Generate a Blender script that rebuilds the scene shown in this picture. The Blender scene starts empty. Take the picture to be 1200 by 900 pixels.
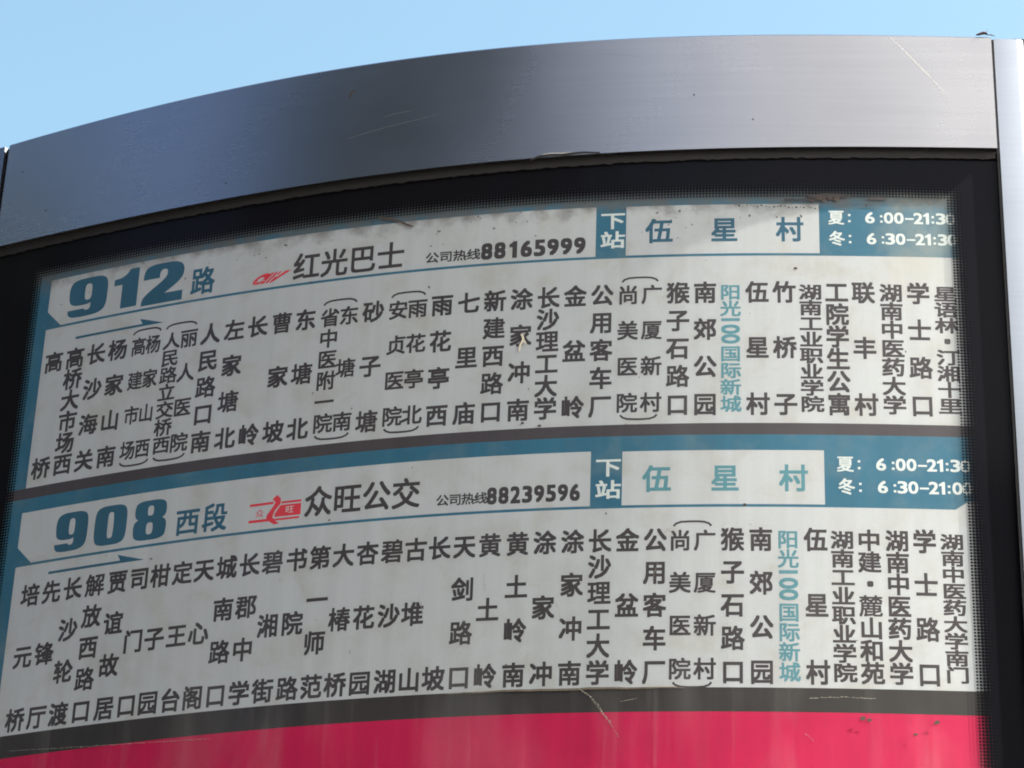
import bpy, bmesh, math, random
import numpy as np
from mathutils import Vector, Matrix
random.seed(7)
RAD = math.radians
sc = bpy.context.scene
COL = sc.collection

# ------------------------------------------------------------------ camera
U = 2.6                       # metres per board unit (camera to board = 1 unit)
EYE = 1.55                    # camera height above the pavement
FOCAL_PX, PITCH, ROLL = 3199.7, 0.47895, 0.03768
cam_d = bpy.data.cameras.new('camera'); cam = bpy.data.objects.new('camera', cam_d); COL.objects.link(cam)
cam_d.sensor_fit = 'HORIZONTAL'; cam_d.sensor_width = 36.0; cam_d.lens = 36.0 * FOCAL_PX / 1200.0
cam_d.clip_start = 0.05; cam_d.clip_end = 5000
cp, sp = math.cos(PITCH), math.sin(PITCH)
F = Vector((0, cp, sp)); R0 = Vector((1, 0, 0)); U0 = R0.cross(F)
cr, sr = math.cos(ROLL), math.sin(ROLL)
RV = cr * R0 + sr * U0; UV_ = -sr * R0 + cr * U0
cam.matrix_world = Matrix(((RV.x, UV_.x, -F.x, 0), (RV.y, UV_.y, -F.y, 0), (RV.z, UV_.z, -F.z, EYE), (0, 0, 0, 1)))
sc.camera = cam

# ------------------------------------------------------------------ sky and sun
SUN_EL = RAD(45)
SUN_AZ = RAD(80.8)            # from the board's outward side (-y) towards +x
sun_dir = Vector((math.sin(SUN_AZ) * math.cos(SUN_EL), -math.cos(SUN_AZ) * math.cos(SUN_EL), math.sin(SUN_EL)))
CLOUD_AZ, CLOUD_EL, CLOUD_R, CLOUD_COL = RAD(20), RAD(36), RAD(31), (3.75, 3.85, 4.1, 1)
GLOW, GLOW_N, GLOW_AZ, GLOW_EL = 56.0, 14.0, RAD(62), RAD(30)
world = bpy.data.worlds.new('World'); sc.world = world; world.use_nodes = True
wn, wl = world.node_tree.nodes, world.node_tree.links
wn.clear()
sky = wn.new('ShaderNodeTexSky'); sky.sky_type = 'NISHITA'; sky.sun_disc = False
sky.sun_elevation = SUN_EL
sky.sun_rotation = math.atan2(sun_dir.x, sun_dir.y)
sky.air_density = 1.0; sky.dust_density = 2.6; sky.ozone_density = 0.4
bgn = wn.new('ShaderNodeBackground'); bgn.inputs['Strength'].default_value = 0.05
wout = wn.new('ShaderNodeOutputWorld')
# unseen bright cloud added to the sky behind the camera, mirrored in the steel
tc = wn.new('ShaderNodeTexCoord')
def wmath(op, a, b=None, c=None):
    n = wn.new('ShaderNodeMath'); n.operation = op
    for i, v in enumerate((a, b, c)):
        if v is None: continue
        if hasattr(v, 'is_output'): wl.new(v, n.inputs[i])
        else: n.inputs[i].default_value = v
    return n.outputs[0]
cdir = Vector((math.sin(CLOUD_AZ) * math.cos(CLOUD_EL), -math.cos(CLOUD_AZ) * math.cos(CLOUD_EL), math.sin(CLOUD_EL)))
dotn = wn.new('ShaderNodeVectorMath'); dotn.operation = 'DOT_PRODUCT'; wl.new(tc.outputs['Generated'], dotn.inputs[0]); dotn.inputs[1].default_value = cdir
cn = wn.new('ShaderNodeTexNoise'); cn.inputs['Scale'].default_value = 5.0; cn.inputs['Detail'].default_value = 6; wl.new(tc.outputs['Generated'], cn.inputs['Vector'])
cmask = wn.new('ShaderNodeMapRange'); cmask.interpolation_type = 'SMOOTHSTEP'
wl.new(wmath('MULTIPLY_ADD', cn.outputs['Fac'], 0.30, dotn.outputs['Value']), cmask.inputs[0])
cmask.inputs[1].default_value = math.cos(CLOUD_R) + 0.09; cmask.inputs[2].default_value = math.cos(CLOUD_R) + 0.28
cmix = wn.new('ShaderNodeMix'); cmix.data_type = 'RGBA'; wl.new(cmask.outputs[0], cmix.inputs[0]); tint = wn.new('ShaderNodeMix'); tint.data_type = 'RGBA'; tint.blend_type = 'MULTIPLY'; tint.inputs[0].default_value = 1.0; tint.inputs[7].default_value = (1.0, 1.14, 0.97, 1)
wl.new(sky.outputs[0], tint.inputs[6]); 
# unseen back-left sky dimmed and blued to darken the board's left side
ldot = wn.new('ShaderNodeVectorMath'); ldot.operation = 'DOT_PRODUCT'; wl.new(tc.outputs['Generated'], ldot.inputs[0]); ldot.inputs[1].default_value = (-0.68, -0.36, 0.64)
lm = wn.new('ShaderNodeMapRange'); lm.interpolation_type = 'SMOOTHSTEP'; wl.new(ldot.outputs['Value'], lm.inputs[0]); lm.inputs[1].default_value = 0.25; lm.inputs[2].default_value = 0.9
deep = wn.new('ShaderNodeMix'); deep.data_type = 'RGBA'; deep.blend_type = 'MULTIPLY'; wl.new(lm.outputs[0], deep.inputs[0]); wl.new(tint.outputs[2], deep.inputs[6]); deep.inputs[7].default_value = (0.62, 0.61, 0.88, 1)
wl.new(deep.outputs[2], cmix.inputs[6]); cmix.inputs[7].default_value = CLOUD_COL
# bright lobe added to the unseen sky to light the board's right side
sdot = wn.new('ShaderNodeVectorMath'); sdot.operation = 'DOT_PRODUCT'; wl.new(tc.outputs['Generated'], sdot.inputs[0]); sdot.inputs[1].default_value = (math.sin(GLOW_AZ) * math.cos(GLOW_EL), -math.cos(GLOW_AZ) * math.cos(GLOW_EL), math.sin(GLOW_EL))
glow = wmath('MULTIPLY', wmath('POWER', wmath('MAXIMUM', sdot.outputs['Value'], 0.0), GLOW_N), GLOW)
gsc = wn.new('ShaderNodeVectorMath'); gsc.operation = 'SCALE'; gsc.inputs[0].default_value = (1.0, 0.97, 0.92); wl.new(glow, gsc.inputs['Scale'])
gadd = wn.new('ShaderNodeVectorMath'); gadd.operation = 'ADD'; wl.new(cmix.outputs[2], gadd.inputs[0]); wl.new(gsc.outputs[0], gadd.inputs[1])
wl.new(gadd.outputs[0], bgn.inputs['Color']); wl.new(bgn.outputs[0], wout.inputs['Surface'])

sun_l = bpy.data.lights.new('sun', 'SUN'); sun_l.energy = 4.5; sun_l.angle = RAD(0.5); sun_l.color = (1.0, 0.95, 0.87)
sun_o = bpy.data.objects.new('sun', sun_l); COL.objects.link(sun_o)
sun_o.rotation_euler = (-sun_dir).to_track_quat('-Z', 'Y').to_euler()
sun_o.location = sun_dir * 30

sc.view_settings.view_transform = 'Standard'; sc.view_settings.look = 'None'
sc.view_settings.gamma = 1.0; sc.view_settings.use_curve_mapping = False
sc.view_settings.exposure = 2.77
sc.cycles.filter_width = 1.9
sc.cycles.transparent_max_bounces = 16

# ------------------------------------------------------------------ the bowed board: plan curve y = g(x)
B = (-0.20912260, 0.72671388, -0.39894870, -1.93200598, 0.01428031)
def g_(x): return 1 + x * (B[0] + x * (B[1] + x * (B[2] + x * (B[3] + x * B[4]))))
def gp_(x): return B[0] + x * (2 * B[1] + x * (3 * B[2] + x * (4 * B[3] + x * 5 * B[4])))
_x = np.linspace(-0.32, 0.30, 6201); _d = np.sqrt(1 + gp_(_x) ** 2)
_s = np.concatenate([[0], np.cumsum((_d[1:] + _d[:-1]) / 2 * np.diff(_x))]); _s -= np.interp(0, _x, _s)
def P(s, z, d=0.0):
    """board coordinates (arc length s, height z, distance d proud of the sheet) -> world metres"""
    x = np.interp(s, _s, _x); k = gp_(x); n = math.sqrt(1 + k * k)
    return Vector(((x + d * k / n) * U, (g_(x) - d / n) * U, z * U + EYE))

# ------------------------------------------------------------------ materials
def mat(name):
    m = bpy.data.materials.new(name); m.use_nodes = True
    nt = m.node_tree; return m, nt.nodes, nt.links, nt.nodes['Principled BSDF']
def math_n(nd, ln, op, a, b=None, c=None, clamp=False):
    n = nd.new('ShaderNodeMath'); n.operation = op; n.use_clamp = clamp
    for i, v in enumerate((a, b, c)):
        if v is None: continue
        if hasattr(v, 'is_output'): ln.new(v, n.inputs[i])
        else: n.inputs[i].default_value = v
    return n.outputs[0]
def mixc(nd, ln, fac, a, b, mode='MIX'):
    n = nd.new('ShaderNodeMix'); n.data_type = 'RGBA'; n.blend_type = mode
    for i, v in ((0, fac), (6, a), (7, b)):
        if hasattr(v, 'is_output'): ln.new(v, n.inputs[i])
        elif i == 0: n.inputs[0].default_value = v
        else: n.inputs[i].default_value = (*v, 1)
    return n.outputs[2]
def noise(nd, ln, vec, scale, detail=4, rough=0.55, dist=0.0):
    n = nd.new('ShaderNodeTexNoise'); n.inputs['Scale'].default_value = scale
    n.inputs['Detail'].default_value = detail; n.inputs['Roughness'].default_value = rough
    n.inputs['Distortion'].default_value = dist
    ln.new(vec, n.inputs['Vector']); return n.outputs['Fac']
def ramp(nd, ln, fac, lo, hi, a=0.0, b=1.0):
    n = nd.new('ShaderNodeMapRange'); n.interpolation_type = 'SMOOTHSTEP'
    n.inputs[1].default_value = lo; n.inputs[2].default_value = hi
    n.inputs[3].default_value = a; n.inputs[4].default_value = b
    ln.new(fac, n.inputs[0]); return n.outputs[0]
def uvmap(nd, ln, sx=1.0, sy=1.0, ox=0.0, oy=0.0):
    """board coordinates (s, z) stored as the UV map"""
    t = nd.new('ShaderNodeUVMap'); t.uv_map = 'board'
    mp = nd.new('ShaderNodeMapping'); mp.inputs['Scale'].default_value = (sx, sy, 1); mp.inputs['Location'].default_value = (ox, oy, 0)
    ln.new(t.outputs[0], mp.inputs[0]); return mp.outputs[0], t.outputs[0]
def sep(nd, ln, v):
    n = nd.new('ShaderNodeSeparateXYZ'); ln.new(v, n.inputs[0]); return n.outputs[0], n.outputs[1]

def printed(name, col, var=0.10, grime=True, rough=0.55):
    """printed sheet: colour with faint cloudy fading, fine grain, warm grime and dirt specks"""
    m, nd, ln, bs = mat(name)
    v, raw = uvmap(nd, ln)
    s, z = sep(nd, ln, raw)
    f1 = noise(nd, ln, v, 26, 5); f2 = noise(nd, ln, v, 900, 2)
    vs, _ = uvmap(nd, ln, 160, 9)
    f3 = noise(nd, ln, vs, 1.0, 3)
    k = math_n(nd, ln, 'ADD', math_n(nd, ln, 'MULTIPLY_ADD', f1, var * 1.1, 1 - var * 0.85),
               math_n(nd, ln, 'ADD', math_n(nd, ln, 'MULTIPLY_ADD', f2, 0.10, -0.05), math_n(nd, ln, 'MULTIPLY_ADD', f3, 0.24, -0.12)))
    c = mixc(nd, ln, 1.0, col, (1, 1, 1), 'MULTIPLY')
    cm = nd.new('ShaderNodeVectorMath'); cm.operation = 'SCALE'; ln.new(c, cm.inputs[0]); ln.new(k, cm.inputs['Scale'])
    c = cm.outputs[0]
    if grime:
        w = noise(nd, ln, v, 55, 6, 0.6, 0.4)
        w = ramp(nd, ln, w, 0.46, 0.74, 0.0, 0.34 * float(grime))
        c = mixc(nd, ln, w, c, (0.31, 0.27, 0.20))
        # brown dirt that collected along the top edge of the sheet
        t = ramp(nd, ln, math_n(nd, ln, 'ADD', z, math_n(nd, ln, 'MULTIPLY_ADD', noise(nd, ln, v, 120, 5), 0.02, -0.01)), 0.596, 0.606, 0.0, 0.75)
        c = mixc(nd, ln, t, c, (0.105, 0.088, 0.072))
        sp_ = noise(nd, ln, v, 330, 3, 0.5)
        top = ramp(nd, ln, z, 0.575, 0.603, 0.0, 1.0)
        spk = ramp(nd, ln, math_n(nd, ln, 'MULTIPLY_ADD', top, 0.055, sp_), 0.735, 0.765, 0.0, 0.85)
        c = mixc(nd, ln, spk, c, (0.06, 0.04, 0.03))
        # pale weather stain in the top right corner
        dx = math_n(nd, ln, 'MULTIPLY', math_n(nd, ln, 'SUBTRACT', s, 0.171), 38.0); dz = math_n(nd, ln, 'MULTIPLY', math_n(nd, ln, 'SUBTRACT', z, 0.582), 26.0)
        rr = math_n(nd, ln, 'SQRT', math_n(nd, ln, 'ADD', math_n(nd, ln, 'MULTIPLY', dx, dx), math_n(nd, ln, 'MULTIPLY', dz, dz)))
        st = ramp(nd, ln, math_n(nd, ln, 'MULTIPLY_ADD', noise(nd, ln, v, 90, 5, 0.6), 1.4, rr), 0.6, 1.7, 0.36, 0.0)
        c = mixc(nd, ln, st, c, (0.40, 0.355, 0.26))
    ln.new(c, bs.inputs['Base Color']); bs.inputs['Roughness'].default_value = rough
    bs.inputs['Specular IOR Level'].default_value = 0.25
    return m
M_white = printed('printed_white', (0.440, 0.437, 0.442))
M_teal = printed('printed_teal', (0.031, 0.128, 0.198), 0.4, grime=0.4)
M_tealink = printed('teal_ink', (0.028, 0.100, 0.155), 0.3, grime=False)
M_tealpale = printed('pale_teal_ink', (0.085, 0.220, 0.255), 0.15, grime=False)
M_ink = printed('black_ink', (0.050, 0.041, 0.043), 0.3, grime=False)
M_strip = printed('charcoal_ink', (0.064, 0.052, 0.056), 0.4, grime=False)
M_strip_low = printed('black_ink_strip', (0.040, 0.033, 0.031), 0.5, grime=False)
M_red = printed('printed_red', (0.50, 0.006, 0.062), 0.35, grime=False)
M_logo = printed('logo_red', (0.62, 0.035, 0.055), 0.2, grime=False)
M_cream = printed('reversed_white', (0.56, 0.58, 0.56), 0.1, grime=False)

def steel(name, base=(0.492, 0.474, 0.463), rough=0.26):
    m, nd, ln, bs = mat(name)
    v, raw = uvmap(nd, ln)
    vb, _ = uvmap(nd, ln, 9, 480)
    brush = noise(nd, ln, vb, 1.0, 2, 0.6)
    cl = noise(nd, ln, v, 12, 3, 0.5, 0.5)
    cl2 = noise(nd, ln, v, 70, 5, 0.6)
    k = math_n(nd, ln, 'ADD', math_n(nd, ln, 'MULTIPLY_ADD', cl, 0.22, 0.82), math_n(nd, ln, 'MULTIPLY_ADD', brush, 0.12, -0.06))
    cm = nd.new('ShaderNodeVectorMath'); cm.operation = 'SCALE'; cm.inputs[0].default_value = base; ln.new(k, cm.inputs['Scale'])
    ln.new(cm.outputs[0], bs.inputs['Base Color'])
    bs.inputs['Metallic'].default_value = 1.0
    r = math_n(nd, ln, 'ADD', math_n(nd, ln, 'MULTIPLY_ADD', cl, 0.08, rough - 0.03), math_n(nd, ln, 'MULTIPLY_ADD', brush, 0.02, -0.01))
    ln.new(r, bs.inputs['Roughness'])
    return m
M_steel = steel('brushed_steel')
M_post = steel('post_aluminium', (0.30, 0.32, 0.36), 0.36)

def plain(name, col, rough=0.6, metal=0.0, var=0.3, scale=40.0):
    m, nd, ln, bs = mat(name)
    t = nd.new('ShaderNodeTexCoord')
    f = noise(nd, ln, t.outputs['Object'], scale, 5)
    k = math_n(nd, ln, 'MULTIPLY_ADD', f, var * 2, 1 - var)
    cm = nd.new('ShaderNodeVectorMath'); cm.operation = 'SCALE'; cm.inputs[0].default_value = col; ln.new(k, cm.inputs['Scale'])
    ln.new(cm.outputs[0], bs.inputs['Base Color'])
    bs.inputs['Roughness'].default_value = rough; bs.inputs['Metallic'].default_value = metal
    return m
M_gasket = plain('rusty_gasket', (0.009, 0.0065, 0.0055), 0.9, var=0.6, scale=60)
M_dark = plain('dark_gap', (0.02, 0.02, 0.022), 0.8)
M_seam = plain('seam_dark_fill', (0.006, 0.0055, 0.006), 0.9)
M_debris = plain('dry_debris', (0.035, 0.022, 0.03), 0.9, scale=200)
M_scratch = plain('bare_scratch', (0.50, 0.47, 0.43), 0.5, scale=300)
M_glass_scratch = plain('glass_scratch', (0.24, 0.21, 0.17), 0.6, var=0.6, scale=400)
M_fine = plain('fine_scratch', (0.20, 0.19, 0.18), 0.5, scale=300)
M_pale = plain('pale_residue', (0.55, 0.47, 0.36), 0.8, scale=400)
M_smear = plain('dark_smear', (0.030, 0.024, 0.024), 0.9, var=0.8, scale=500)
M_grime = plain('brown_grime', (0.11, 0.085, 0.06), 0.9, var=0.6, scale=250)
M_brown = plain('brown_twig', (0.05, 0.032, 0.024), 0.9, scale=300)
M_pave = plain('paving', (0.032, 0.031, 0.031), 0.9, var=0.25, scale=3)
M_leaf = plain('leaf_green', (0.030, 0.046, 0.020), 0.7, var=0.5, scale=1.5)
M_bark = plain('bark', (0.10, 0.075, 0.055), 0.9, scale=8)

def glass_material():
    """cover glass: clear sheet, dusty film with rain streaks and painted-in reflections, black ceramic dot border"""
    m, nd, ln, bs = mat('cover_glass'); nd.remove(bs)
    out = nd['Material Output']
    v, raw = uvmap(nd, ln); s, z = sep(nd, ln, raw)
    p = 0.00135
    sn = math_n(nd, ln, 'MULTIPLY', math_n(nd, ln, 'ADD', math_n(nd, ln, 'FLOOR', math_n(nd, ln, 'DIVIDE', s, p)), 0.5), p)
    zn = math_n(nd, ln, 'MULTIPLY', math_n(nd, ln, 'ADD', math_n(nd, ln, 'FLOOR', math_n(nd, ln, 'DIVIDE', z, p)), 0.5), p)
    ds = math_n(nd, ln, 'SUBTRACT', s, sn); dz = math_n(nd, ln, 'SUBTRACT', z, zn)
    r = math_n(nd, ln, 'SQRT', math_n(nd, ln, 'ADD', math_n(nd, ln, 'MULTIPLY', ds, ds), math_n(nd, ln, 'MULTIPLY', dz, dz)))
    eR = math_n(nd, ln, 'SUBTRACT', sn, math_n(nd, ln, 'MULTIPLY_ADD', z, -0.011, 0.1822 + 0.6045 * 0.011))
    eL = math_n(nd, ln, 'SUBTRACT', -0.2292, sn)
    eT = math_n(nd, ln, 'SUBTRACT', zn, 0.6062)
    e = math_n(nd, ln, 'MAXIMUM', math_n(nd, ln, 'MAXIMUM', eR, eL), eT)
    k = math_n(nd, ln, 'DIVIDE', e, p)
    rad = math_n(nd, ln, 'MULTIPLY', math_n(nd, ln, 'MULTIPLY_ADD', k, 0.072, 0.35), p)
    inside = math_n(nd, ln, 'GREATER_THAN', k, -0.6)
    frit = math_n(nd, ln, 'MULTIPLY', math_n(nd, ln, 'LESS_THAN', r, rad), inside)
    tr = nd.new('ShaderNodeBsdfTransparent'); tr.inputs[0].default_value = (0.96, 0.975, 0.97, 1)
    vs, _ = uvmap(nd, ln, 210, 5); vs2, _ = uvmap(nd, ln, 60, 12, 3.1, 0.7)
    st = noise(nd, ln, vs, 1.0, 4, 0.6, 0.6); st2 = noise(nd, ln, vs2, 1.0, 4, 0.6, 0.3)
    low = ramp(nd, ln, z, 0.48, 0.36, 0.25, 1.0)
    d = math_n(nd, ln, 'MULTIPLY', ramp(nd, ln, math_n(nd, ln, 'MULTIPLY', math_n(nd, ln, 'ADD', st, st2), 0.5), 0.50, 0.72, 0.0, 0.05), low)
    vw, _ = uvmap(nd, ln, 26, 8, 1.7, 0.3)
    sheen_bands = math_n(nd, ln, 'MULTIPLY', ramp(nd, ln, noise(nd, ln, vw, 1.0, 3, 0.55, 0.8), 0.45, 0.70, 0.0, 0.045), low)  # soft vertical reflections painted as pale diffuse bands
    dust_sheen = math_n(nd, ln, 'ADD', math_n(nd, ln, 'ADD', d, sheen_bands), 0.003)
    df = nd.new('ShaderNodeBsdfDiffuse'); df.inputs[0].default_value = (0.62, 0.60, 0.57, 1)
    mx1 = nd.new('ShaderNodeMixShader'); ln.new(dust_sheen, mx1.inputs[0]); ln.new(tr.outputs[0], mx1.inputs[1]); ln.new(df.outputs[0], mx1.inputs[2])
    fb = nd.new('ShaderNodeBsdfPrincipled'); fb.inputs['Base Color'].default_value = (0.0062, 0.0060, 0.0075, 1); fb.inputs['Roughness'].default_value = 0.5
    fb.inputs['Specular IOR Level'].default_value = 0.0
    mx2 = nd.new('ShaderNodeMixShader'); ln.new(frit, mx2.inputs[0]); ln.new(mx1.outputs[0], mx2.inputs[1]); ln.new(fb.outputs[0], mx2.inputs[2])
    fr = nd.new('ShaderNodeFresnel'); fr.inputs[0].default_value = 1.45
    gl = nd.new('ShaderNodeBsdfGlossy'); gl.inputs['Roughness'].default_value = 0.08
    fac = math_n(nd, ln, 'MULTIPLY', fr.outputs[0], 0.22)
    mx3 = nd.new('ShaderNodeMixShader'); ln.new(fac, mx3.inputs[0]); ln.new(mx2.outputs[0], mx3.inputs[1]); ln.new(gl.outputs[0], mx3.inputs[2])
    ln.new(mx3.outputs[0], out.inputs['Surface'])
    return m
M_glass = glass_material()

# ------------------------------------------------------------------ mesh helpers
TREES = ((-5.9, -6.3, 1.04, 0.3), (-9.5, -3.5, .68, 1.4), (-8.8, -0.5, .69, 0.2), (-9.5, 2.2, .71, 2.2), (-9.0, 5.2, .71, 4.0), (-9.2, 8.5, .70, 1.0), (-8.0, -8.5, .64, 5.1), (-12.5, -2.5, .80, 2.9))
ORIGIN = P(-0.02, -0.596)     # foot of the sign on the pavement
def link(name, me, parent=None, label=None):
    o = bpy.data.objects.new(name, me); COL.objects.link(o)
    if parent is not None: o.parent = parent
    if label: o['label'] = label
    return o
class Sheet:
    """collects faces given in board coordinates (s, z, d); builds ONE mesh with a (s, z) UV map"""
    def __init__(self): self.v = []; self.f = []
    def add(self, verts, faces):
        o = len(self.v); self.v += verts; self.f += [tuple(i + o for i in f) for f in faces]
    def rect(self, s0, s1, z0, z1, d, step=0.004):
        """curved patch; z0/z1 may be functions of s"""
        n = max(1, int(math.ceil((s1 - s0) / step))); vs = []
        for i in range(n + 1):
            s = s0 + (s1 - s0) * i / n
            vs += [(s, z0(s) if callable(z0) else z0, d), (s, z1(s) if callable(z1) else z1, d)]
        self.add(vs, [(2*i, 2*i+2, 2*i+3, 2*i+1) for i in range(n)])
    def slab(self, s0, s1, z0, z1, d0, d1, step=0.004):
        """curved slab with thickness from d0 (back) to d1 (front)"""
        n = max(1, int(math.ceil((s1 - s0) / step))); vs = []; fs = []
        for i in range(n + 1):
            s = s0 + (s1 - s0) * i / n
            a = z0(s) if callable(z0) else z0; b = z1(s) if callable(z1) else z1
            vs += [(s, a, d1), (s, b, d1), (s, b, d0), (s, a, d0)]
        for i in range(n):
            for k in range(4):
                fs.append((4*i+k, 4*i+4+k, 4*i+4+(k+1) % 4, 4*i+(k+1) % 4))
        fs += [(3, 2, 1, 0), (4*n, 4*n+1, 4*n+2, 4*n+3)]
        self.add(vs, fs)
    def poly(self, pts, d):
        vs, fs = filled([pts]); self.add([(s, z, d) for s, z in vs], fs)
    def stroke(self, pts, w, d, taper=False):
        vs = []; n = len(pts)
        for i, (s, z) in enumerate(pts):
            a = pts[max(i-1, 0)]; b = pts[min(i+1, n-1)]
            tx, tz = b[0]-a[0], b[1]-a[1]; l = math.hypot(tx, tz) or 1
            h = w / 2 * ((0.35 + 0.65 * math.sin(math.pi * (i + .4) / (n - .2))) if taper else 1)
            vs += [(s - tz/l*h, z + tx/l*h, d), (s + tz/l*h, z - tx/l*h, d)]
        self.add(vs, [(2*i+1, 2*i+3, 2*i+2, 2*i) for i in range(n-1)])
    def build(self, name, material, parent=None, label=None, smooth=False):
        me = bpy.data.meshes.new(name)
        step = 0.0025
        if any(max(self.v[i][0] for i in f) - min(self.v[i][0] for i in f) > 0.0045 for f in self.f):
            bm = bmesh.new(); bv_ = [bm.verts.new(v) for v in self.v]      # cut wide faces so that they follow the bow
            for f in self.f:
                try: bm.faces.new([bv_[i] for i in f])
                except ValueError: pass
            lo = min(v[0] for v in self.v); hi = max(v[0] for v in self.v)
            for k in range(math.ceil(lo/step), math.floor(hi/step) + 1):
                bmesh.ops.bisect_plane(bm, geom=bm.verts[:] + bm.edges[:] + bm.faces[:], dist=1e-7, plane_co=(k*step, 0, 0), plane_no=(1, 0, 0))
            bm.verts.index_update()
            self.v = [tuple(v.co) for v in bm.verts]; self.f = [tuple(v.index for v in f.verts) for f in bm.faces]; bm.free()
        me.from_pydata([P(*v) - ORIGIN for v in self.v], [], self.f)
        uv = me.uv_layers.new(name='board')
        for lp in me.loops:
            a = self.v[lp.vertex_index]; uv.data[lp.index].uv = (a[0], a[1])
        me.materials.append(material); me.update()
        if smooth:
            for p in me.polygons: p.use_smooth = True
        return link(name, me, parent, label)

# glyph outlines from Blender's own built-in font, flattened onto the board
_glyphs = {}; _weight = {}
def glyph(ch):
    if ch == '1' and ch not in _glyphs:      # a flagged one
        _glyphs[ch] = ([(.20,0),(.30,0),(.30,.70),(.235,.70),(.20,.645),(.13,.59),(.08,.565),(.08,.485),(.20,.54)], [(0,1,2,3,4),(0,4,5,8),(5,6,7,8)])
    if ch not in _glyphs:
        c = bpy.data.curves.new('glyph', 'FONT'); c.body = ch; c.size = 1.0; c.resolution_u = 3
        o = bpy.data.objects.new('glyph', c); COL.objects.link(o)
        bpy.context.view_layer.update()
        ev = o.evaluated_get(bpy.context.evaluated_depsgraph_get()); me = ev.to_mesh()
        area = sum(p.area for p in me.polygons)
        _glyphs[ch] = ([(v.co.x, v.co.y) for v in me.vertices], [tuple(p.vertices) for p in me.polygons])
        _weight[ch] = min(1.0, max(0.55, 1.0 - (area - 0.33) * 5.0))
        ev.to_mesh_clear(); bpy.data.objects.remove(o); bpy.data.curves.remove(c)
    return _glyphs[ch]
EPS = 3e-6
def put(sh, ch, s, z, w, h, d, bold=0.028, fit=False, rot=False):
    """one glyph centred on (s, z): CJK in its em box, or fitted to its ink box when fit is set"""
    vs, fs = glyph(ch); bold = bold * _weight.get(ch, 1.0)
    if ch == '·': w, h, fit = .0026, .0026, True
    xs = [v[0] for v in vs]; ys = [v[1] for v in vs]
    if fit:
        cx, cy = (min(xs)+max(xs))/2, (min(ys)+max(ys))/2
        kx = w / (max(xs)-min(xs)+2*bold); ky = h / (max(ys)-min(ys)+2*bold)
    else: cx, cy, kx, ky = 0.5, 0.38, w, h
    for q, (a, b) in enumerate(((-1, -1), (1, -1), (-1, 1), (1, 1), (0, 0)) if bold else ((0, 0),)):
        if rot: pts = [(s + (v[1]-cy+b*bold)*ky, z - (v[0]-cx+a*bold)*kx, d + q*EPS) for v in vs]
        else: pts = [(s + (v[0]-cx+a*bold)*kx, z + (v[1]-cy+b*bold)*ky, d + q*EPS) for v in vs]
        sh.add(pts, fs)
def word(sh, chars, s0, s1, z, w, h, d, **k):
    for i, ch in enumerate(chars):
        put(sh, ch, s0 + (s1-s0) * (i/(len(chars)-1) if len(chars) > 1 else 0.5), z, w, h, d, **k)

# outlines for the wide black numerals; a doubled point is a corner
def chaikin(p, n=3):
    for _ in range(n):
        q = []
        for i in range(len(p)):
            a, b = p[i], p[(i+1) % len(p)]
            if a == b: q += [a, b]; continue
            q += [(a[0]*.75+b[0]*.25, a[1]*.75+b[1]*.25), (a[0]*.25+b[0]*.75, a[1]*.25+b[1]*.75)]
        p = q
    return p
def rr(x0, x1, y0, y1, r=0.35):
    w, h = (x1-x0), (y1-y0); c = min(w, h*.6) * r
    return [(x0+c, y0), (x1-c, y0), (x1, y0+c), (x1, y1-c), (x1-c, y1), (x0+c, y1), (x0, y1-c), (x0, y0+c)]
NUM = {
 '9': [[(0,.21),(0,.21),(.01,.10),(.10,.02),(.28,0),(.5,0),(.76,.01),(.95,.10),(1,.30),(1,.5),(1,.75),(.95,.93),(.76,1),(.5,1),(.24,1),(.05,.93),(0,.75),(0,.6),(.03,.40),(.14,.32),(.34,.30),(.52,.31),(.585,.34),(.585,.34),(.585,.27),(.58,.20),(.53,.16),(.47,.16),(.42,.19),(.42,.21),(.42,.21)],
       rr(.41,.59,.42,.84,.28)],
 '1': [[(.34,0),(.34,0),(1,0),(1,0),(1,1),(1,1),(.62,1),(.62,1),(.52,.89),(.30,.80),(0,.78),(0,.78),(0,.62),(0,.62),(.34,.62),(.34,.62)]],
 '2': [[(0,0),(0,0),(1,0),(1,0),(1,.24),(1,.24),(.56,.24),(.56,.24),(.80,.40),(.97,.56),(1,.70),(1,.80),(.94,.93),(.76,1),(.5,1),(.24,1),(.06,.93),(.01,.78),(.01,.64),(.01,.64),(.41,.64),(.41,.64),(.41,.76),(.44,.83),(.51,.85),(.58,.83),(.60,.75),(.58,.65),(.46,.53),(.20,.35),(.03,.20),(0,.08)]],
 '0': [[(.5,0),(.76,0),(.95,.07),(1,.27),(1,.5),(1,.73),(.95,.93),(.76,1),(.5,1),(.24,1),(.05,.93),(0,.73),(0,.5),(0,.27),(.05,.07),(.24,0)], rr(.41,.59,.17,.83,.28)],
 '8': [[(.5,0),(.78,0),(.97,.07),(1,.26),(1,.38),(.96,.48),(.86,.53),(.86,.53),(.95,.58),(.98,.68),(.98,.80),(.94,.94),(.76,1),(.5,1),(.24,1),(.06,.94),(.02,.80),(.02,.68),(.05,.58),(.14,.53),(.14,.53),(.04,.48),(0,.38),(0,.26),(.03,.07),(.22,0)], rr(.41,.59,.61,.86,.28), rr(.40,.60,.14,.44,.28)],
}
def filled(splines):
    """fill closed outlines (holes allowed) and return verts, faces"""
    from mathutils.geometry import tessellate_polygon
    loops = [[Vector((x, y, 0)) for x, y in p] for p in splines]
    tri = tessellate_polygon(loops)
    return [(v.x, v.y) for l in loops for v in l], [tuple(t) for t in tri]
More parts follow.
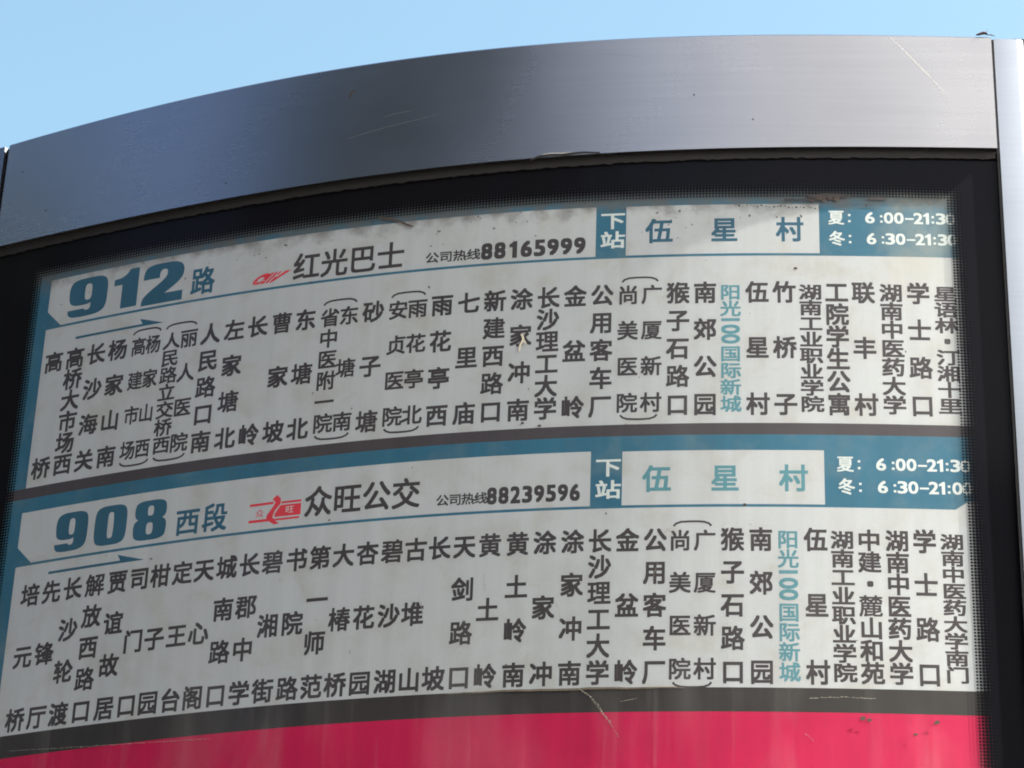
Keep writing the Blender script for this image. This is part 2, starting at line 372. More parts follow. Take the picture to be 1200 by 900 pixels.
def dedupe(p):
    out = []
    for a in p:
        if not out or (abs(a[0]-out[-1][0]) + abs(a[1]-out[-1][1])) > 1e-6: out.append(a)
    if abs(out[0][0]-out[-1][0]) + abs(out[0][1]-out[-1][1]) < 1e-6: out.pop()
    return out
def numeral(sh, ch, s, z, w, h, d):
    vs, fs = filled([dedupe(chaikin(list(p))) for p in NUM[ch]])
    sh.add([(s + (x-.5)*w, z + (y-.5)*h, d) for x, y in vs], fs)

# ------------------------------------------------------------------ setting: ground
def ground():
    me = bpy.data.meshes.new('ground')
    me.from_pydata([(-900, -900, 0), (900, -900, 0), (900, 900, 0), (-900, 900, 0)], [], [(0, 1, 2, 3)])
    me.materials.append(M_pave); o = link('ground', me); o['kind'] = 'structure'
    return o
ground()

# ------------------------------------------------------------------ the bus stop sign
sign = bpy.data.objects.new('bus_stop_sign', None); COL.objects.link(sign)
sign.location = ORIGIN
sign['label'] = 'tall bowed bus stop sign with steel top, glazed route panels and a red lower panel'
sign['category'] = 'bus stop sign'
def pz(pts):
    a = np.polyfit([p[0] for p in pts], [p[1] for p in pts], 3)
    return lambda s: float(np.polyval(a, s))
head_top = pz([(-.2607,.6805),(-.2376,.6809),(-.168,.6838),(-.0839,.6846),(-.0051,.6850),(.0692,.686),(.1438,.6868),(.2027,.6856)])
head_bot = pz([(-.2518,.6247),(-.162,.6258),(-.0803,.6252),(-.003,.6254),(.0695,.6277),(.1424,.6292),(.2025,.6285)])
HD = 0.0034; GD = 0.0005
S0, S1 = -0.2548, 0.2031

# steel header
sh = Sheet(); sh.slab(S0, S1, head_bot, head_top, -0.028, HD)
header = sh.build('header_panel', M_steel, sign, 'curved brushed steel band across the top of the sign')
wt_ = header.data.attributes.new('bevel_weight_edge', 'FLOAT', 'EDGE')          # only the front top edge is rounded over
for e in header.data.edges:
    a, b = (sh.v[i] for i in e.vertices)
    if all(p[2] == HD and abs(p[1] - head_top(p[0])) < 1e-6 for p in (a, b)): wt_.data[e.index].value = 1.0
bv = header.modifiers.new('bevel', 'BEVEL'); bv.width = 0.0022; bv.segments = 2; bv.limit_method = 'WEIGHT'
# scratches, pits and smears on the steel
sh = Sheet(); sh.stroke([(.1588,.6852),(.1640,.6795),(.1705,.6712),(.1765,.6637),(.1848,.6527)], .00026, HD + 6e-5, True)
sh.build('scratch', M_scratch, header, 'long pale diagonal scratch near the right end of the steel')
for a, b, w in (((-.079,.6460),(-.037,.6535),.00012), ((-.062,.655),(-.048,.6572),.0001), ((.033,.678),(.052,.676),.0001)):
    sh = Sheet(); sh.stroke([(a[0]+(b[0]-a[0])*t, a[1]+(b[1]-a[1])*t + .0003*math.sin(5*t)) for t in np.linspace(0, 1, 7)], w, HD + 6e-5, True)
    sh.build('scratch', M_fine, header)
sh = Sheet(); sh.stroke([(-.0785,.6672),(-.0781,.6698),(-.0772,.6712),(-.0757,.6713)], .0009, HD + 8e-5, True)
sh.build('pit', M_brown, header, 'small rusty hook-shaped pit in the steel')
for s, z in ((-.2290,.6385), (-.1350,.6330), (-.245,.663), (.075,.655), (.10,.642)):
    sh = Sheet(); sh.poly([(s + .00045*math.cos(a)*random.uniform(.7,1.2), z + .00045*math.sin(a)*random.uniform(.7,1.2)) for a in np.linspace(0, 5.6, 9)], HD + 6e-5)
    sh.build('pit', M_brown, header)

# brown gasket below the header and the torn lip
sh = Sheet()
rg = random.Random(3)
jit = {}
def gz(s):
    k = round(s*1200); jit.setdefault(k, rg.uniform(-.00035, .00035)); return head_bot(s) - .0042 + jit[k]
sh.slab(S0 + .0006, S1 - .0006, gz, lambda s: head_bot(s) - 6e-5, GD + 2e-4, GD + 9e-4, 0.0016)
gask = sh.build('gasket', M_gasket, sign, 'dirty brown sealing strip under the steel header')
sh = Sheet()
for i in range(26):
    s = .160 + .0425*rg.random(); z = head_bot(s) - .0005 - .0030*rg.random(); a = rg.uniform(-1.2, 1.2); l = rg.uniform(.0008, .0024)
    sh.stroke([(s, z), (s + l*math.cos(a)*.5, z + l*math.sin(a)*.5 + .0002), (s + l*math.cos(a), z + l*math.sin(a))], .00028, GD + .0011 + .00012*(i % 5), True)
sh.build('frayed_edge', M_gasket, gask, 'frayed fibres of the seal in the top right corner')
sh = Sheet(); z0 = head_bot(.018)
sh.stroke([(.0050,z0-.0012),(.0085,z0+.0004),(.0135,z0+.0009),(.0200,z0+.0007),(.0280,z0+.0011),(.0350,z0+.0006)], .0012, HD + 1e-4, True)
sh.build('torn_edge', M_gasket, gask, 'torn lip of the seal curling over the steel edge')
sh = Sheet(); sh.stroke([(.010,z0+.0012),(.014,z0+.0015),(.019,z0+.0012),(.023,z0+.0015)], .00035, HD + 2.2e-4, True)  # glint on the torn lip laid on as a pale stroke
sh.build('torn_edge', M_scratch, gask, 'pale bent sliver standing in for the glints above the torn seal')

# side posts: rounded aluminium profiles running down to the pavement
def post(name, s_in, width, d_front, side, label):
    base = P(s_in, 0.0); x = np.interp(s_in, _s, _x); k = gp_(x); n = math.sqrt(1+k*k)
    t = Vector((1/n, k/n, 0)) * side; nn = Vector((k/n, -1/n, 0))
    r = 0.0036; prof = [(0.0, -0.03), (0.0, d_front)]
    prof += [(width - r, d_front)] + [(width - r + r*math.sin(a), d_front - r + r*math.cos(a)) for a in np.linspace(.2, math.pi/2, 7)] + [(width, -0.03)]
    zt = head_top(s_in) - 0.0002; zb = -EYE/U
    vs = []; N = len(prof)
    for z in (zb, zt):
        for a, d in prof:
            p = base + t*a*U + nn*d*U; vs.append(Vector((p.x, p.y, z*U + EYE)) - ORIGIN)
    fs = [(i, (i+1) % N, N + (i+1) % N, N + i) for i in range(N)] + [tuple(range(N-1, -1, -1)), tuple(range(N, 2*N))]
    if side < 0: fs = [tuple(reversed(f)) for f in fs]
    me = bpy.data.meshes.new(name); me.from_pydata(vs, [], fs)
    uv = me.uv_layers.new(name='board')
    for lp in me.loops:
        i = lp.vertex_index; uv.data[lp.index].uv = (prof[i % N][0] + prof[i % N][1], zb if i < N else zt)
    me.materials.append(M_post)
    for p in me.polygons: p.use_smooth = len(p.vertices) == 4
    o = link(name, me, sign, label)
    es = o.modifiers.new('edges', 'EDGE_SPLIT'); es.split_angle = RAD(35)
    return o, base, t, nn, zt
rp, rbase, rt, rn, rzt = post('side_post', 0.2044, 0.0135, 0.0021, 1, 'rounded aluminium post at the right edge of the sign')
lp_, lbase, lt, lnn, lzt = post('side_post', -0.2577, 0.0120, 0.0030, -1, 'aluminium post at the left edge of the sign')
def post_box(name, base, t, nn, a0, a1, d0, d1, z0, z1, m, parent, label=None):
    vs = [];
    for z in (z0, z1):
        for a, d in ((a0, d0), (a0, d1), (a1, d1), (a1, d0)):
            p = base + t*a*U + nn*d*U; vs.append(Vector((p.x, p.y, z*U+EYE)) - ORIGIN)
    fs = [(0,1,5,4),(1,2,6,5),(2,3,7,6),(3,0,4,7),(3,2,1,0),(4,5,6,7)]
    me = bpy.data.meshes.new(name); me.from_pydata(vs, [], fs); uv = me.uv_layers.new(name='board')
    me.materials.append(m); o = link(name, me, parent, label)
    return o
post_box('cover_strip', rbase, rt, rn, .0137, .020, -.03, -.0045, -EYE/U, rzt - .0016, M_post, sign, 'narrow recessed strip beside the right post')
post_box('end_cap', rbase, rt, rn, .0084, .024, -.03, .0004, rzt + .0002, rzt + .0014, M_dark, sign, 'dark cap plate on top of the right post')
sh = Sheet(); sh.slab(.20315, .20437, -0.5, rzt - .0004, -.028, .0019); sh.build('seam', M_seam, sign)  # near-black filler stands in for the shade inside the open gap
sh = Sheet(); sh.slab(-.25767, -.25484, -0.5, lzt - .0004, -.028, .0012); sh.build('seam', M_seam, sign)
# dark backing behind seams, edges and glass
sh = Sheet(); sh.slab(-0.262, 0.212, -0.28, 0.6795, -0.026, -0.0012, 0.006)
sh.build('back_box', M_dark, sign, 'black light box body behind the printed sheets')
# lower steel panel and plinth below the photograph's frame
sh = Sheet(); sh.slab(S0, S1, -0.56, -0.242, -0.024, HD); sh.build('base_panel', M_steel, sign)
sh = Sheet(); sh.slab(S0 - .015, S1 + .015, -EYE/U, -0.562, -0.045, .012); sh.build('plinth', M_post, sign)

# ------------------------------------------------------------------ printed sheets
LE, RE = -0.2330, 0.1990        # sheet edges, hidden under the dotted border
SL = -0.2230                    # left edge of the white fields
L1, L2, L3, L4, L5, L6, L7, L8 = 0.6021, 0.5772, 0.4984, 0.4932, 0.4866, 0.4616, 0.3843, 0.3744
sh = Sheet(); sh.rect(LE, RE, -0.24, L8, 0.0)
sh.build('red_panel', M_red, sign, 'crimson printed panel below the two route panels')
sh = Sheet(); sh.rect(LE, RE, L8, L7, 0.0)
sh.build('divider_strip', M_strip_low, sign, 'black strip above the red panel')
sh = Sheet(); sh.rect(LE, RE, L4, L3, 0.0)
sh.build('divider_strip', M_strip, sign, 'charcoal strip between the two route panels')
D1, D2, D3 = 1e-5, 2e-5, 4.2e-5

def route_panel(ztop, zbot, wt, rule, label):
    """one route: teal sheet with white fields; returns the panel part"""
    sh = Sheet(); sh.rect(LE, RE, zbot, ztop, 0.0)
    pan = sh.build('route_panel', M_teal, sign, label)
    sh = Sheet(); sh.rect(SL + .0002, RE, zbot, rule - .0006, D1)
    sh.build('station_field', M_white, pan)
    # title field with its clipped lower left corner
    sh = Sheet(); a, b = SL, 0.0336
    cut = lambda s: rule + .0006 + max(0.0, (SL + .0078 - s)) * 1.02
    sh.rect(a, a + .0078, cut, wt, D1, .0013); sh.rect(a + .0078, b, rule + .0006, wt, D1)
    sh.build('title_field', M_white, pan)
    sh = Sheet(); sh.rect(0.0464, 0.1274, rule + .0006, wt - .0004, D1)
    sh.build('next_stop_field', M_white, pan)
    sh = Sheet(); zr = rule - .0078
    return pan
pan_a = route_panel(0.6140, L3, L1, L2, 'upper route panel, route 912')
pan_b = route_panel(L4, L7, L5, L6, 'lower route panel, route 908')
# clipped lower right corner of the lower teal band
sh = Sheet(); sh.poly([(.1788, L6 - .0007), (.1990, L6 - .0007), (.1990, L6 + .0030), (.1842, L6 + .0030)], D2)
sh.build('station_field', M_white, pan_b)

def arrow(pan, s0, s1, sh0, sh1, z, label=None):
    sh = Sheet(); h = .0006
    sh.poly([(s0, z - h), (s1, z - h), (sh1, z - h), (sh0, z + .0034), (sh0 + .0016, z + h), (s0, z + h)], D2)
    sh.build('direction_arrow', M_tealink, pan, label)
arrow(pan_a, -.2062, -.172, -.1735, -.1612, .5694); arrow(pan_b, -.2055, -.1685, -.1718, -.1585, .4559)

# route numbers
sh = Sheet(); numeral(sh, '9', -.2022, .5897, .0202, .0196, D2); numeral(sh, '1', -.1826, .5898, .0125, .0196, D2); numeral(sh, '2', -.1637, .5892, .0205, .0204, D2)
sh.build('route_number', M_tealink, pan_a, 'wide teal numerals 912')
sh = Sheet(); numeral(sh, '9', -.1962, .4738, .0160, .0182, D2); numeral(sh, '0', -.1769, .4738, .0158, .0184, D2); numeral(sh, '8', -.1577, .4734, .0158, .0184, D2)
sh.build('route_number', M_tealink, pan_b, 'wide teal numerals 908')
sh = Sheet(); put(sh, '路', -.1436, .5867, .0120, .0142, D2, .026); sh.build('route_suffix', M_tealink, pan_a)
sh = Sheet(); put(sh, '西', -.1397, .4702, .0118, .0128, D2, .022); put(sh, '段', -.1270, .4705, .0118, .0134, D2, .022); sh.build('route_suffix', M_tealink, pan_b)
# company names
sh = Sheet(); word(sh, '红光巴士', -.0940, -.0556, .5859, .0128, .0142, D2, bold=.020); sh.build('company_name', M_ink, pan_a)
sh = Sheet(); word(sh, '众旺公交', -.0806, -.0427, .4724, .0126, .0142, D2, bold=.020); sh.build('company_name', M_ink, pan_b)
# hotlines
sh = Sheet(); word(sh, '公司热线', -.0370, -.0188, .5828, .0062, .0056, D2, bold=.022)
[put(sh, c, -.0131 + .00571*i, .5836, .0034 if c == '1' else .0050, .0082, D2, .040, fit=True) for i, c in enumerate('88165999')]; sh.build('hotline', M_ink, pan_a)
sh = Sheet(); word(sh, '公司热线', -.0271, -.0112, .4680, .0056, .0054, D2, bold=.022)
word(sh, '88239596', -.0066, .0274, .4686, .0042, .0077, D2, bold=.036, fit=True); sh.build('hotline', M_ink, pan_b)
# next stop tag and name
for pan, za, zb, zc, m in ((pan_a, .5951, .5857, .5894, M_tealink), (pan_b, .4793, .4694, .4738, M_tealpale)):
    sh = Sheet(); put(sh, '下', .0408, za, .0108, .0086, D2, .022); put(sh, '站', .0408, zb, .0108, .0086, D2, .022); sh.build('next_stop_tag', M_cream, pan)
    sh = Sheet(); word(sh, '伍星村', .0604, .1151, zc, .0118, .0124, D2, bold=.024); sh.build('next_stop_name', m, pan)
# service hours
for pan, rows in ((pan_a, (('夏', .1346, .5953, '6:00–21:30', .1487), ('冬', .1347, .5851, '6:30–21:30', .1491))),
                  (pan_b, (('夏', .1358, .4803, '6:00–21:30', .1501), ('冬', .1361, .4703, '6:30–21:00', .1505)))):
    for ch, s, z, t, s6 in rows:
        sh = Sheet(); put(sh, ch, s, z, .0070, .0074, D2, .020)
        for q in (.0012, -.0018): sh.rect(s + .0050, s + .0060, z + q - .0005, z + q + .0005, D2)
        off = [0, .0048, .0078, .0121, .0165, .0202, .0235, .0263, .0296, .0336]
        for c, o in zip(t, off):
            ss = s6 + o
            if c == ':':
                for q in (.0008, -.0018): sh.rect(ss - .0005, ss + .0005, z + q - .0005, z + q + .0005, D2)
            elif c == '–': sh.rect(ss - .0018, ss + .0018, z - .0007, z + .0001, D2)
            else: put(sh, c, ss, z, .0024 if c == '1' else .0040, .0055, D2, .022, fit=True)
        sh.build('service_hours', M_cream, pan)
# company emblems
def shear(pts, s, z, w, h, k=0.0): return [(s + (x-.5)*w + (y-.5)*h*k, z + (y-.5)*h) for x, y in pts]
sh = Sheet()
ov = [(.5+.5*math.cos(a), .5+.5*math.sin(a)) for a in np.linspace(0, 2*math.pi, 28)[:-1]]
ring, rf = filled([[(x*.50, y) for x, y in ov], [(.13+x*.20, .30+y*.36) for x, y in ov]])
T = lambda pts: shear(pts, -.1117, .5826, .0130, .0050, 1.0)
sh.add([(s, z, D2) for s, z in T(ring)], rf)
sh.poly(T([(.42,.0),(.52,.0),(.52,1),(.42,1)]), D2 + EPS); sh.poly(T([(.57,0),(.67,0),(.67,1),(.57,1)]), D2)
sh.poly(T([(.72,0),(.80,0),(1.12,1),(.92,1),(.80,.45),(.72,.62)]), D2); sh.poly(T([(.72,.66),(.79,.66),(.79,1),(.72,1)]), D2)
emb = sh.build('company_emblem', M_logo, pan_a, 'small slanted red emblem')
sh = Sheet(); sh.poly(T([(.13,.18),(.45,.30),(.45,.38),(.12,.26)]), D3); sh.build('emblem_line', M_white, emb)
sh = Sheet(); T = lambda pts: shear(pts, -.0997, .4709, .0231, .0110)
sh.poly(T([(0,.70),(.46,.72),(.46,.82),(0,.80)]), D2); sh.poly(T([(0,.02),(.42,.02),(.42,.13),(0,.13)]), D2)
sh.poly(T([(.44,.92),(.52,1.08),(.60,.92),(.60,.70),(.50,.45),(.46,.18),(.52,.02),(.60,-.12),(.50,-.13),(.42,-.02),(.34,.16),(.35,.28),(.46,.62),(.50,.78)]), D2 + EPS)
sh.poly(T([(.62,.79),(1,.79),(1,.70),(.62,.70)]), D2); sh.poly(T([(.60,.64),(1,.64),(1,.17),(.50,.17),(.50,.30)]), D2); sh.poly(T([(.50,.10),(.98,.10),(.98,.02),(.50,.02)]), D2)
put(sh, '众', -.0997 - .0068, .4706 - .0009, .0040, .0040, D2, .0)
emb = sh.build('company_emblem', M_logo, pan_b, 'red emblem of two rules and a solid block')
sh = Sheet(); put(sh, '旺', -.0997 + .0066, .4707 - .0006, .0040, .0036, D3, .0); sh.build('emblem_character', M_cream, emb)

# station names, one mesh per column (a bracketed pair is one name board of two columns)
def column(sh, text, s, z0, z1, w, hmax, bold):
    units = ['100' if c == '#' else c for c in text]
    if '#' in text:                      # the figure 100 is printed lying on its side
        wt = [1.75 if c == '#' else 1.0 for c in text]; tot = sum(wt); pitch = (z0 - z1) / (tot - 1); z = z0 + pitch*.5
        for c, k in zip(units, wt):
            zc = z - pitch*k/2; z -= pitch*k
            if c == '100':
                # rotated: w runs down the column
                put(sh, c, s, zc, pitch*1.55, w*.80, D2, bold, fit=True, rot=True)
            else: put(sh, c, s, zc, w*.90, min(hmax, pitch*1.0), D2, bold*.8)
        return
    n = len(units); pitch = (z0 - z1) / (n - 1); h = min(hmax, pitch*1.02)
    for i, c in enumerate(units): put(sh, c, s, z0 - pitch*i, w, h, D2, bold)
def bracket(sh, s, z, half, up):
    k = 1 if up else -1
    pts = [(s - half, z - k*.0020), (s - half*.87, z - k*.0009), (s - half*.62, z - k*.0002), (s - half*.2, z), (s + half*.3, z), (s + half*.62, z - k*.0002), (s + half*.87, z - k*.0009), (s + half, z - k*.0020)]
    sh.stroke(pts, .0009, D2)
A_S = [-.2163,-.2052,-.1942,-.1832,(-.1726,-.1653),(-.1562,-.1477),-.1373,-.1258,-.1148,-.1035,-.0925,(-.0813,-.0727),-.0618,(-.0508,-.0422),-.0315,-.0199,-.0086,.0028,.0142,.0255,.0368,(.0477,.0576),.0685,.0797,.0902,.1012,.1124,.1232,.1340,.1450,.1564,.1676,.1788]
A_T = ['高桥','高桥大市场西','长沙海关','杨家山南',('高建市场','杨家山西'),('人民路立交桥西','丽人医院'),'人民路口南','左家塘北','长岭','曹家坡','东塘北',('省中医附一院','东塘南'),'砂子塘',('安贞医院','雨花亭北'),'雨花亭西','七里庙','新建西路口','涂家冲南','长沙理工大学','金盆岭','公用客车厂',('尚美医院','广厦新村'),'猴子石路口','南郊公园','阳光#国际新城','伍星村','竹桥子','湖南工业职业学院','工院学生公寓','联丰村','湖南中医药大学','学士路口','星语林·汀湘十里']
B_S = [-.2134,-.2027,-.1922,-.1813,-.1703,-.1599,-.1500,-.1397,-.1297,-.1194,-.1091,-.0988,-.0882,-.0780,-.0679,-.0576,-.0471,-.0372,-.0273,-.0170,-.0065,.0048,.0158,.0270,.0380,.0490,.0600,(.0699,.0797),.0906,.1018,.1125,.1234,.1338,.1444,.1554,.1662,.1770]
B_T = ['培元桥','先锋厅','长沙轮渡','解放西路口','贾谊故居','司门口','柑子园','定王台','天心阁','城南路口','长郡中学','碧湘街','书院路','第一师范','大椿桥','杏花园','碧沙湖','古堆山','长坡','天剑路口','黄土岭','黄土岭南','涂家冲','涂家冲南','长沙理工大学','金盆岭','公用客车厂',('尚美医院','广厦新村'),'猴子石路口','南郊公园','阳光#国际新城','伍星村','湖南工业职业学院','中建·麓山和苑','湖南中医药大学','学士路口','湖南中医药大学南门']
for pan, SS, TT, z0, z1, wide in ((pan_a, A_S, A_T, .5592, .5071, .0098), (pan_b, B_S, B_T, .4469, .3908, .0095)):
    for s, t in zip(SS, TT):
        sh = Sheet()
        if isinstance(t, tuple):
            ww = min(.0090, abs(s[1]-s[0]) * 1.04)
            for si, ti in zip(s, t): column(sh, ti, si, z0 - .0004, z1 + .0012, ww, .0094, .024)
            c = (s[0]+s[1])/2; half = min((s[1]-s[0])*.5 + .0033, .0075)
            bracket(sh, c, z0 + .0078, half, True); bracket(sh, c, z1 - .0064, half, False)
            sh.build('station_name', M_ink, pan, 'bracketed pair of narrow station names')
        else:
            column(sh, t, s, z0, z1, wide, .0106, .029)
            teal = '#' in t
            sh.build('station_name', M_tealpale if teal else M_ink, pan, 'station name printed in pale teal' if teal else None)

# ------------------------------------------------------------------ cover glass and the marks on it
sh = Sheet()
ns, nz = 120, 60; sa, sb, za, zb = S0 + .0004, 0.2040, -0.24, 0.6240
vs = []; fs = []
for j in range(nz + 1):
    for i in range(ns + 1): vs.append((sa + (sb-sa)*i/ns, za + (zb-za)*j/nz, GD))
for j in range(nz):
    for i in range(ns): a = j*(ns+1)+i; fs.append((a, a+1, a+ns+2, a+ns+1))
sh.add(vs, fs)
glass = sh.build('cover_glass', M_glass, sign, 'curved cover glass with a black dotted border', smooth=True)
GM = GD + 4e-5
sh = Sheet(); sh.stroke([(-.0620,.6055),(-.0575,.6043),(-.0525,.6025),(-.0490,.6003),(-.0460,.5990)], .0011, GM, True)
sh.build('twig_mark', M_brown, glass, 'dark dried twig stuck at the top of the glass')
sh = Sheet(); sh.stroke([(.0026,.5342),(.0030,.5370),(.0042,.5395),(.0038,.5416),(.0030,.5420)], .0011, GM, True); sh.stroke([(.0038,.5400),(.0049,.5385),(.0056,.5372)], .0007, GM + EPS, True)
sh.build('residue', M_pale, glass, 'pale dried feather scrap')
for k, pts, w in ((0, [(.0308,.3843),(.0345,.3815),(.0382,.3778),(.0408,.3735),(.0434,.3697)], .0007), (1, [(.0395,.3745),(.0425,.3715),(.0440,.3697)], .0005), (2, [(.0470,.3783),(.0500,.3790),(.0535,.3797)], .0004),
                  (3, [(-.0352,.4265),(-.0338,.4232),(-.0330,.4190)], .0004), (4, [(.0640,.4495),(.0652,.4515),(.0668,.4490)], .0006), (5, [(.0590,.4290),(.0601,.4330),(.0612,.4365)], .0004), (6, [(-.0085,.4340),(-.0080,.4300),(-.0076,.4268)], .0004), (7, [(.118,.3655),(.120,.3640),(.121,.3625)], .0004), (8, [(.0210,.421),(.0225,.4155),(.0232,.412)], .0004), (9, [(.0360,.3795),(.0395,.3752),(.0440,.3690),(.0470,.3640)], .00035), (14, [(-.120,.3722),(-.150,.3735),(-.185,.3752),(-.214,.3772)], .0004), (15, [(.1200,.3800),(.1330,.3806),(.1450,.3802)], .00045)):
    sh = Sheet(); rq = random.Random(k)
    P0 = [np.array(p) for p in pts]; L = [0]
    for a, b in zip(P0, P0[1:]): L.append(L[-1] + float(np.hypot(*(b-a))))
    at = lambda t: tuple(np.interp(t, L, [p[i] for p in P0]) for i in (0, 1))
    t = 0.0
    while t < L[-1]:
        l = rq.uniform(.0004, .0016); j = rq.uniform(-.00012, .00012)
        sh.stroke([(at(u)[0] + j, at(u)[1] + j) for u in np.linspace(t, min(t + l, L[-1]), 4)], w * rq.uniform(.3, .75), GM, True)
        t += l + rq.uniform(.0001, .0006)
    sh.build('scratch', M_glass_scratch, glass)
sh = Sheet(); ry = random.Random(4)
sh.stroke([(x, .3840 + ry.uniform(-.0002, .0002)) for x in np.linspace(-.022, .072, 26)], .0009, GM, True)
sh.build('grime_line', M_grime, glass, 'thin brown line of grime along the black strip')
sh = Sheet()
sh.stroke([(x, .6054 + .0005*math.sin(3.1*i) + ry.uniform(-.0003, .0003)) for i, x in enumerate(np.linspace(.1225, .1400, 16))], .0026, GM, True)
sh.stroke([(x, .6037 + ry.uniform(-.0003, .0003)) for x in np.linspace(.1130, .1290, 18)], .0007, GM + EPS)
sh.stroke([(x, .6044 + ry.uniform(-.0003, .0003)) for x in np.linspace(.1480, .1560, 8)], .0012, GM, True)
sh.build('peeling_smear', M_smear, glass, 'dark peeling smear at the top right of the glass')
rs = random.Random(11)
sh = Sheet()
for i in range(70):     # row of dark specks and a smudge left along the upper edge
    if i < 22: s, z, r = .094 + .0016*i + rs.uniform(-.0003,.0003), .6008 - .00016*i*.4 + rs.uniform(-.0004,.0004), rs.uniform(.0002,.0005)
    elif i < 44: s, z, r = .124 + .014*rs.random(), .6040 + rs.gauss(0,.0007), rs.uniform(.0003,.0007)
    else: s, z, r = rs.uniform(-.21,.175), .603 - abs(rs.gauss(0,.011)), rs.uniform(.00015,.00035)
    sh.poly([(s + r*1.3*math.cos(a)*rs.uniform(.6,1.2), z + r*math.sin(a)*rs.uniform(.6,1.2)) for a in np.linspace(0, 5.5, 8)], GM + EPS*(i % 9))
sh.build('dirt_specks', M_brown, glass, 'brown dirt specks along the upper edge of the glass')['kind'] = 'stuff'
sh = Sheet()
for s, z, r in ((.0955,.4617,.0007), (.1172,.5702,.0007), (.0050,.5007,.0006), (.0122,.4990,.0006), (-.1015,.3868,.0004), (-.0597,.4215,.0004), (.140,.3722,.0011), (.1425,.3715,.0007), (-.075,.463,.0004), (.168,.3710,.0009), (.160,.366,.0006), (-.155,.455,.0005)):
    sh.poly([(s + r*1.4*math.cos(a)*rs.uniform(.6,1.2), z + r*math.sin(a)*rs.uniform(.6,1.2)) for a in np.linspace(0, 5.5, 8)], GM)
sh.build('dirt_specks', M_brown, glass, 'scattered dark specks on the lower glass')['kind'] = 'stuff'

# ------------------------------------------------------------------ leaf scrap lying on the top edge
leaf = bpy.data.objects.new('dry_leaf_scrap', None); COL.objects.link(leaf)
base = P(.2008, head_top(.2008) + .0002, HD - .0004); leaf.location = base
leaf['label'] = 'dark curled scrap of dry leaf lying on the steel top edge by the right post'; leaf['category'] = 'leaf scrap'
def leaf_mesh(pts, w):
    bm = bmesh.new(); rows = []
    for i, p in enumerate(pts):
        k = w*(0.2 + math.sin(math.pi*(i+.3)/(len(pts)-.2)))
        rows.append([bm.verts.new(Vector(p) + Vector((0, y*k, z_*k))) for y, z_ in ((-1,0),(-.5,.7),(.3,.9),(1,.3),(.6,-.3),(-.4,-.4))])
    for a, b in zip(rows, rows[1:]):
        for k in range(6): bm.faces.new((a[k], a[(k+1) % 6], b[(k+1) % 6], b[k]))
    bm.faces.new(rows[0][::-1]); bm.faces.new(rows[-1])
    me = bpy.data.meshes.new('leaf_blade'); bm.to_mesh(me); bm.free(); me.materials.append(M_debris); return me
k = U*.00034
o = link('leaf_blade', leaf_mesh([(-12*k,0,2*k),(-8*k,0,3*k),(-3*k,0,5*k),(1*k,0,5*k),(3*k,0,3*k)], k*2.6), leaf)
o = link('leaf_blade', leaf_mesh([(0,0,4*k),(2*k,0,8*k),(3*k,0,11*k)], k*1.2), leaf)
o = link('leaf_stalk', leaf_mesh([(2*k,0,2.5*k),(7*k,0,3*k),(12*k,0,1.2*k)], k*.9), leaf)

# ------------------------------------------------------------------ unseen block added across the street to cut ambient light
def block(x0, x1, y, h, storeys, bays):
    t = bpy.data.objects.new('added_building', None); COL.objects.link(t); t.location = ((x0+x1)/2, y, 0)
    t['label'] = 'long unseen brick block added across the street to dim the light on the sign'; t['category'] = 'building'
    w = x1 - x0
    def boxm(name, a, b, m, parent):
        vs = [(x, yy, z) for x in (a[0], b[0]) for yy in (a[1], b[1]) for z in (a[2], b[2])]
        me = bpy.data.meshes.new(name); me.from_pydata(vs, [], [(0,1,3,2),(4,6,7,5),(0,4,5,1),(2,3,7,6),(0,2,6,4),(1,5,7,3)]); me.materials.append(m)
        return link(name, me, parent)
    boxm('wall', (-w/2, -10, 0), (w/2, 0, h), M_brick, t)
    boxm('parapet', (-w/2 - .2, -10.2, h + .003), (w/2 + .2, .2, h + .6), M_pave, t)
    proto = None
    for i in range(storeys):
        for j in range(bays):
            p = (-w/2 + w*(j+.5)/bays, 0, h*(i+.35)/storeys)
            if proto is None:
                proto = o = boxm('window', (-.8, .003, 0), (.8, .06, 1.6), M_pane, t); k = boxm('sill', (-.95, .003, -.12), (.95, .16, -.003), M_pave, o)
            else:
                o = proto.copy(); COL.objects.link(o)
                for c in proto.children:
                    d = c.copy(); COL.objects.link(d); d.parent = o
            o.location = p
    return t
M_brick = plain('dark_brick', (0.16, 0.10, 0.075), 0.9, scale=6); M_pane = plain('window_pane', (0.03, 0.035, 0.04), 0.15)
block(-32, 8, -15, 10.6, 4, 10)

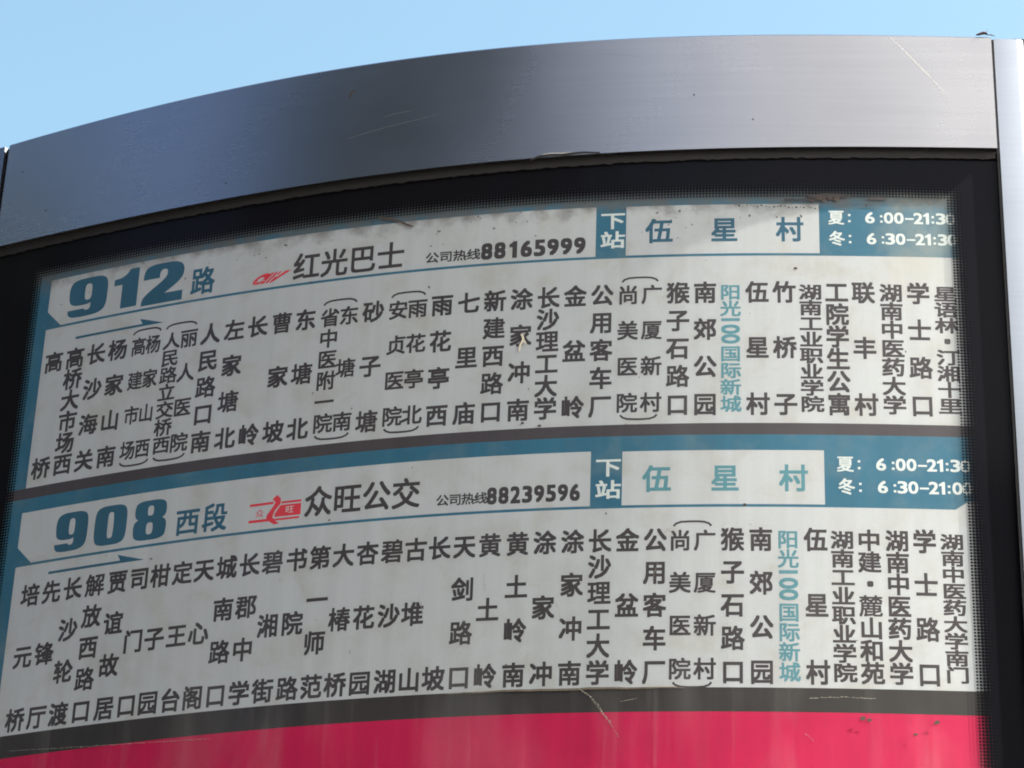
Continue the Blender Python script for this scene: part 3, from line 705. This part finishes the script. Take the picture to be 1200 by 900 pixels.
# ------------------------------------------------------------------ unseen street trees: first mirrored in the steel, rest added to cut ambient light
def street_tree(h, r):
    t = bpy.data.objects.new('street_tree', None); COL.objects.link(t)
    t['label'] = 'dense green street tree out of view, dimming light and reflections on the sign'; t['category'] = 'tree'; t['group'] = 'street trees facing the sign'
    bm = bmesh.new(); rt_ = random.Random(5)
    def limb(p0, p1, r0, r1):
        d = (p1-p0).normalized(); a = d.orthogonal().normalized(); b = d.cross(a); n = 8
        c0 = [bm.verts.new(p0 + (a*math.cos(q)+b*math.sin(q))*r0) for q in np.linspace(0, 2*math.pi, n+1)[:-1]]
        c1 = [bm.verts.new(p1 + (a*math.cos(q)+b*math.sin(q))*r1) for q in np.linspace(0, 2*math.pi, n+1)[:-1]]
        for i in range(n): bm.faces.new((c0[i], c0[(i+1) % n], c1[(i+1) % n], c1[i]))
    top = Vector((0, 0, h - r*1.2)); limb(Vector((0,0,0)), top, .2, .13)
    cl = []
    for i in range(16):
        d = Vector((rt_.gauss(0,1), rt_.gauss(0,1), rt_.gauss(.3,.8))).normalized()
        e = Vector((0,0,h-r)) + Vector((d.x*r*.7, d.y*r*.7, d.z*r*.7)); limb(top, e, .08, .02); cl.append(e)
    me = bpy.data.meshes.new('trunk'); bm.to_mesh(me); bm.free(); me.materials.append(M_bark); link('trunk', me, t)
    vs, fs = [], []
    for c in cl:
        for i in range(520):
            p = c + Vector((rt_.gauss(0,1), rt_.gauss(0,1), rt_.gauss(0,1))) * r*.26
            a = Vector((rt_.gauss(0,1), rt_.gauss(0,1), rt_.gauss(0,1))).normalized(); b = a.orthogonal().normalized(); l = rt_.uniform(.10,.20)
            o_ = len(vs); vs += [p - a*l, p + b*l*.45, p + a*l, p - b*l*.45]; fs.append((o_, o_+1, o_+2, o_+3))
    me = bpy.data.meshes.new('crown'); me.from_pydata(vs, [], fs); me.materials.append(M_leaf); link('crown', me, t)
    return t
tree0 = street_tree(12.0, 2.6)
for i, (x, y, k, rz) in enumerate(TREES):
    t = tree0
    if i:
        t = tree0.copy(); COL.objects.link(t)
        for ch in list(tree0.children):
            c = ch.copy(); COL.objects.link(c); c.parent = t
    t.location = (x, y, 0); t.scale = (k, k, k); t.rotation_euler = (0, 0, rz)
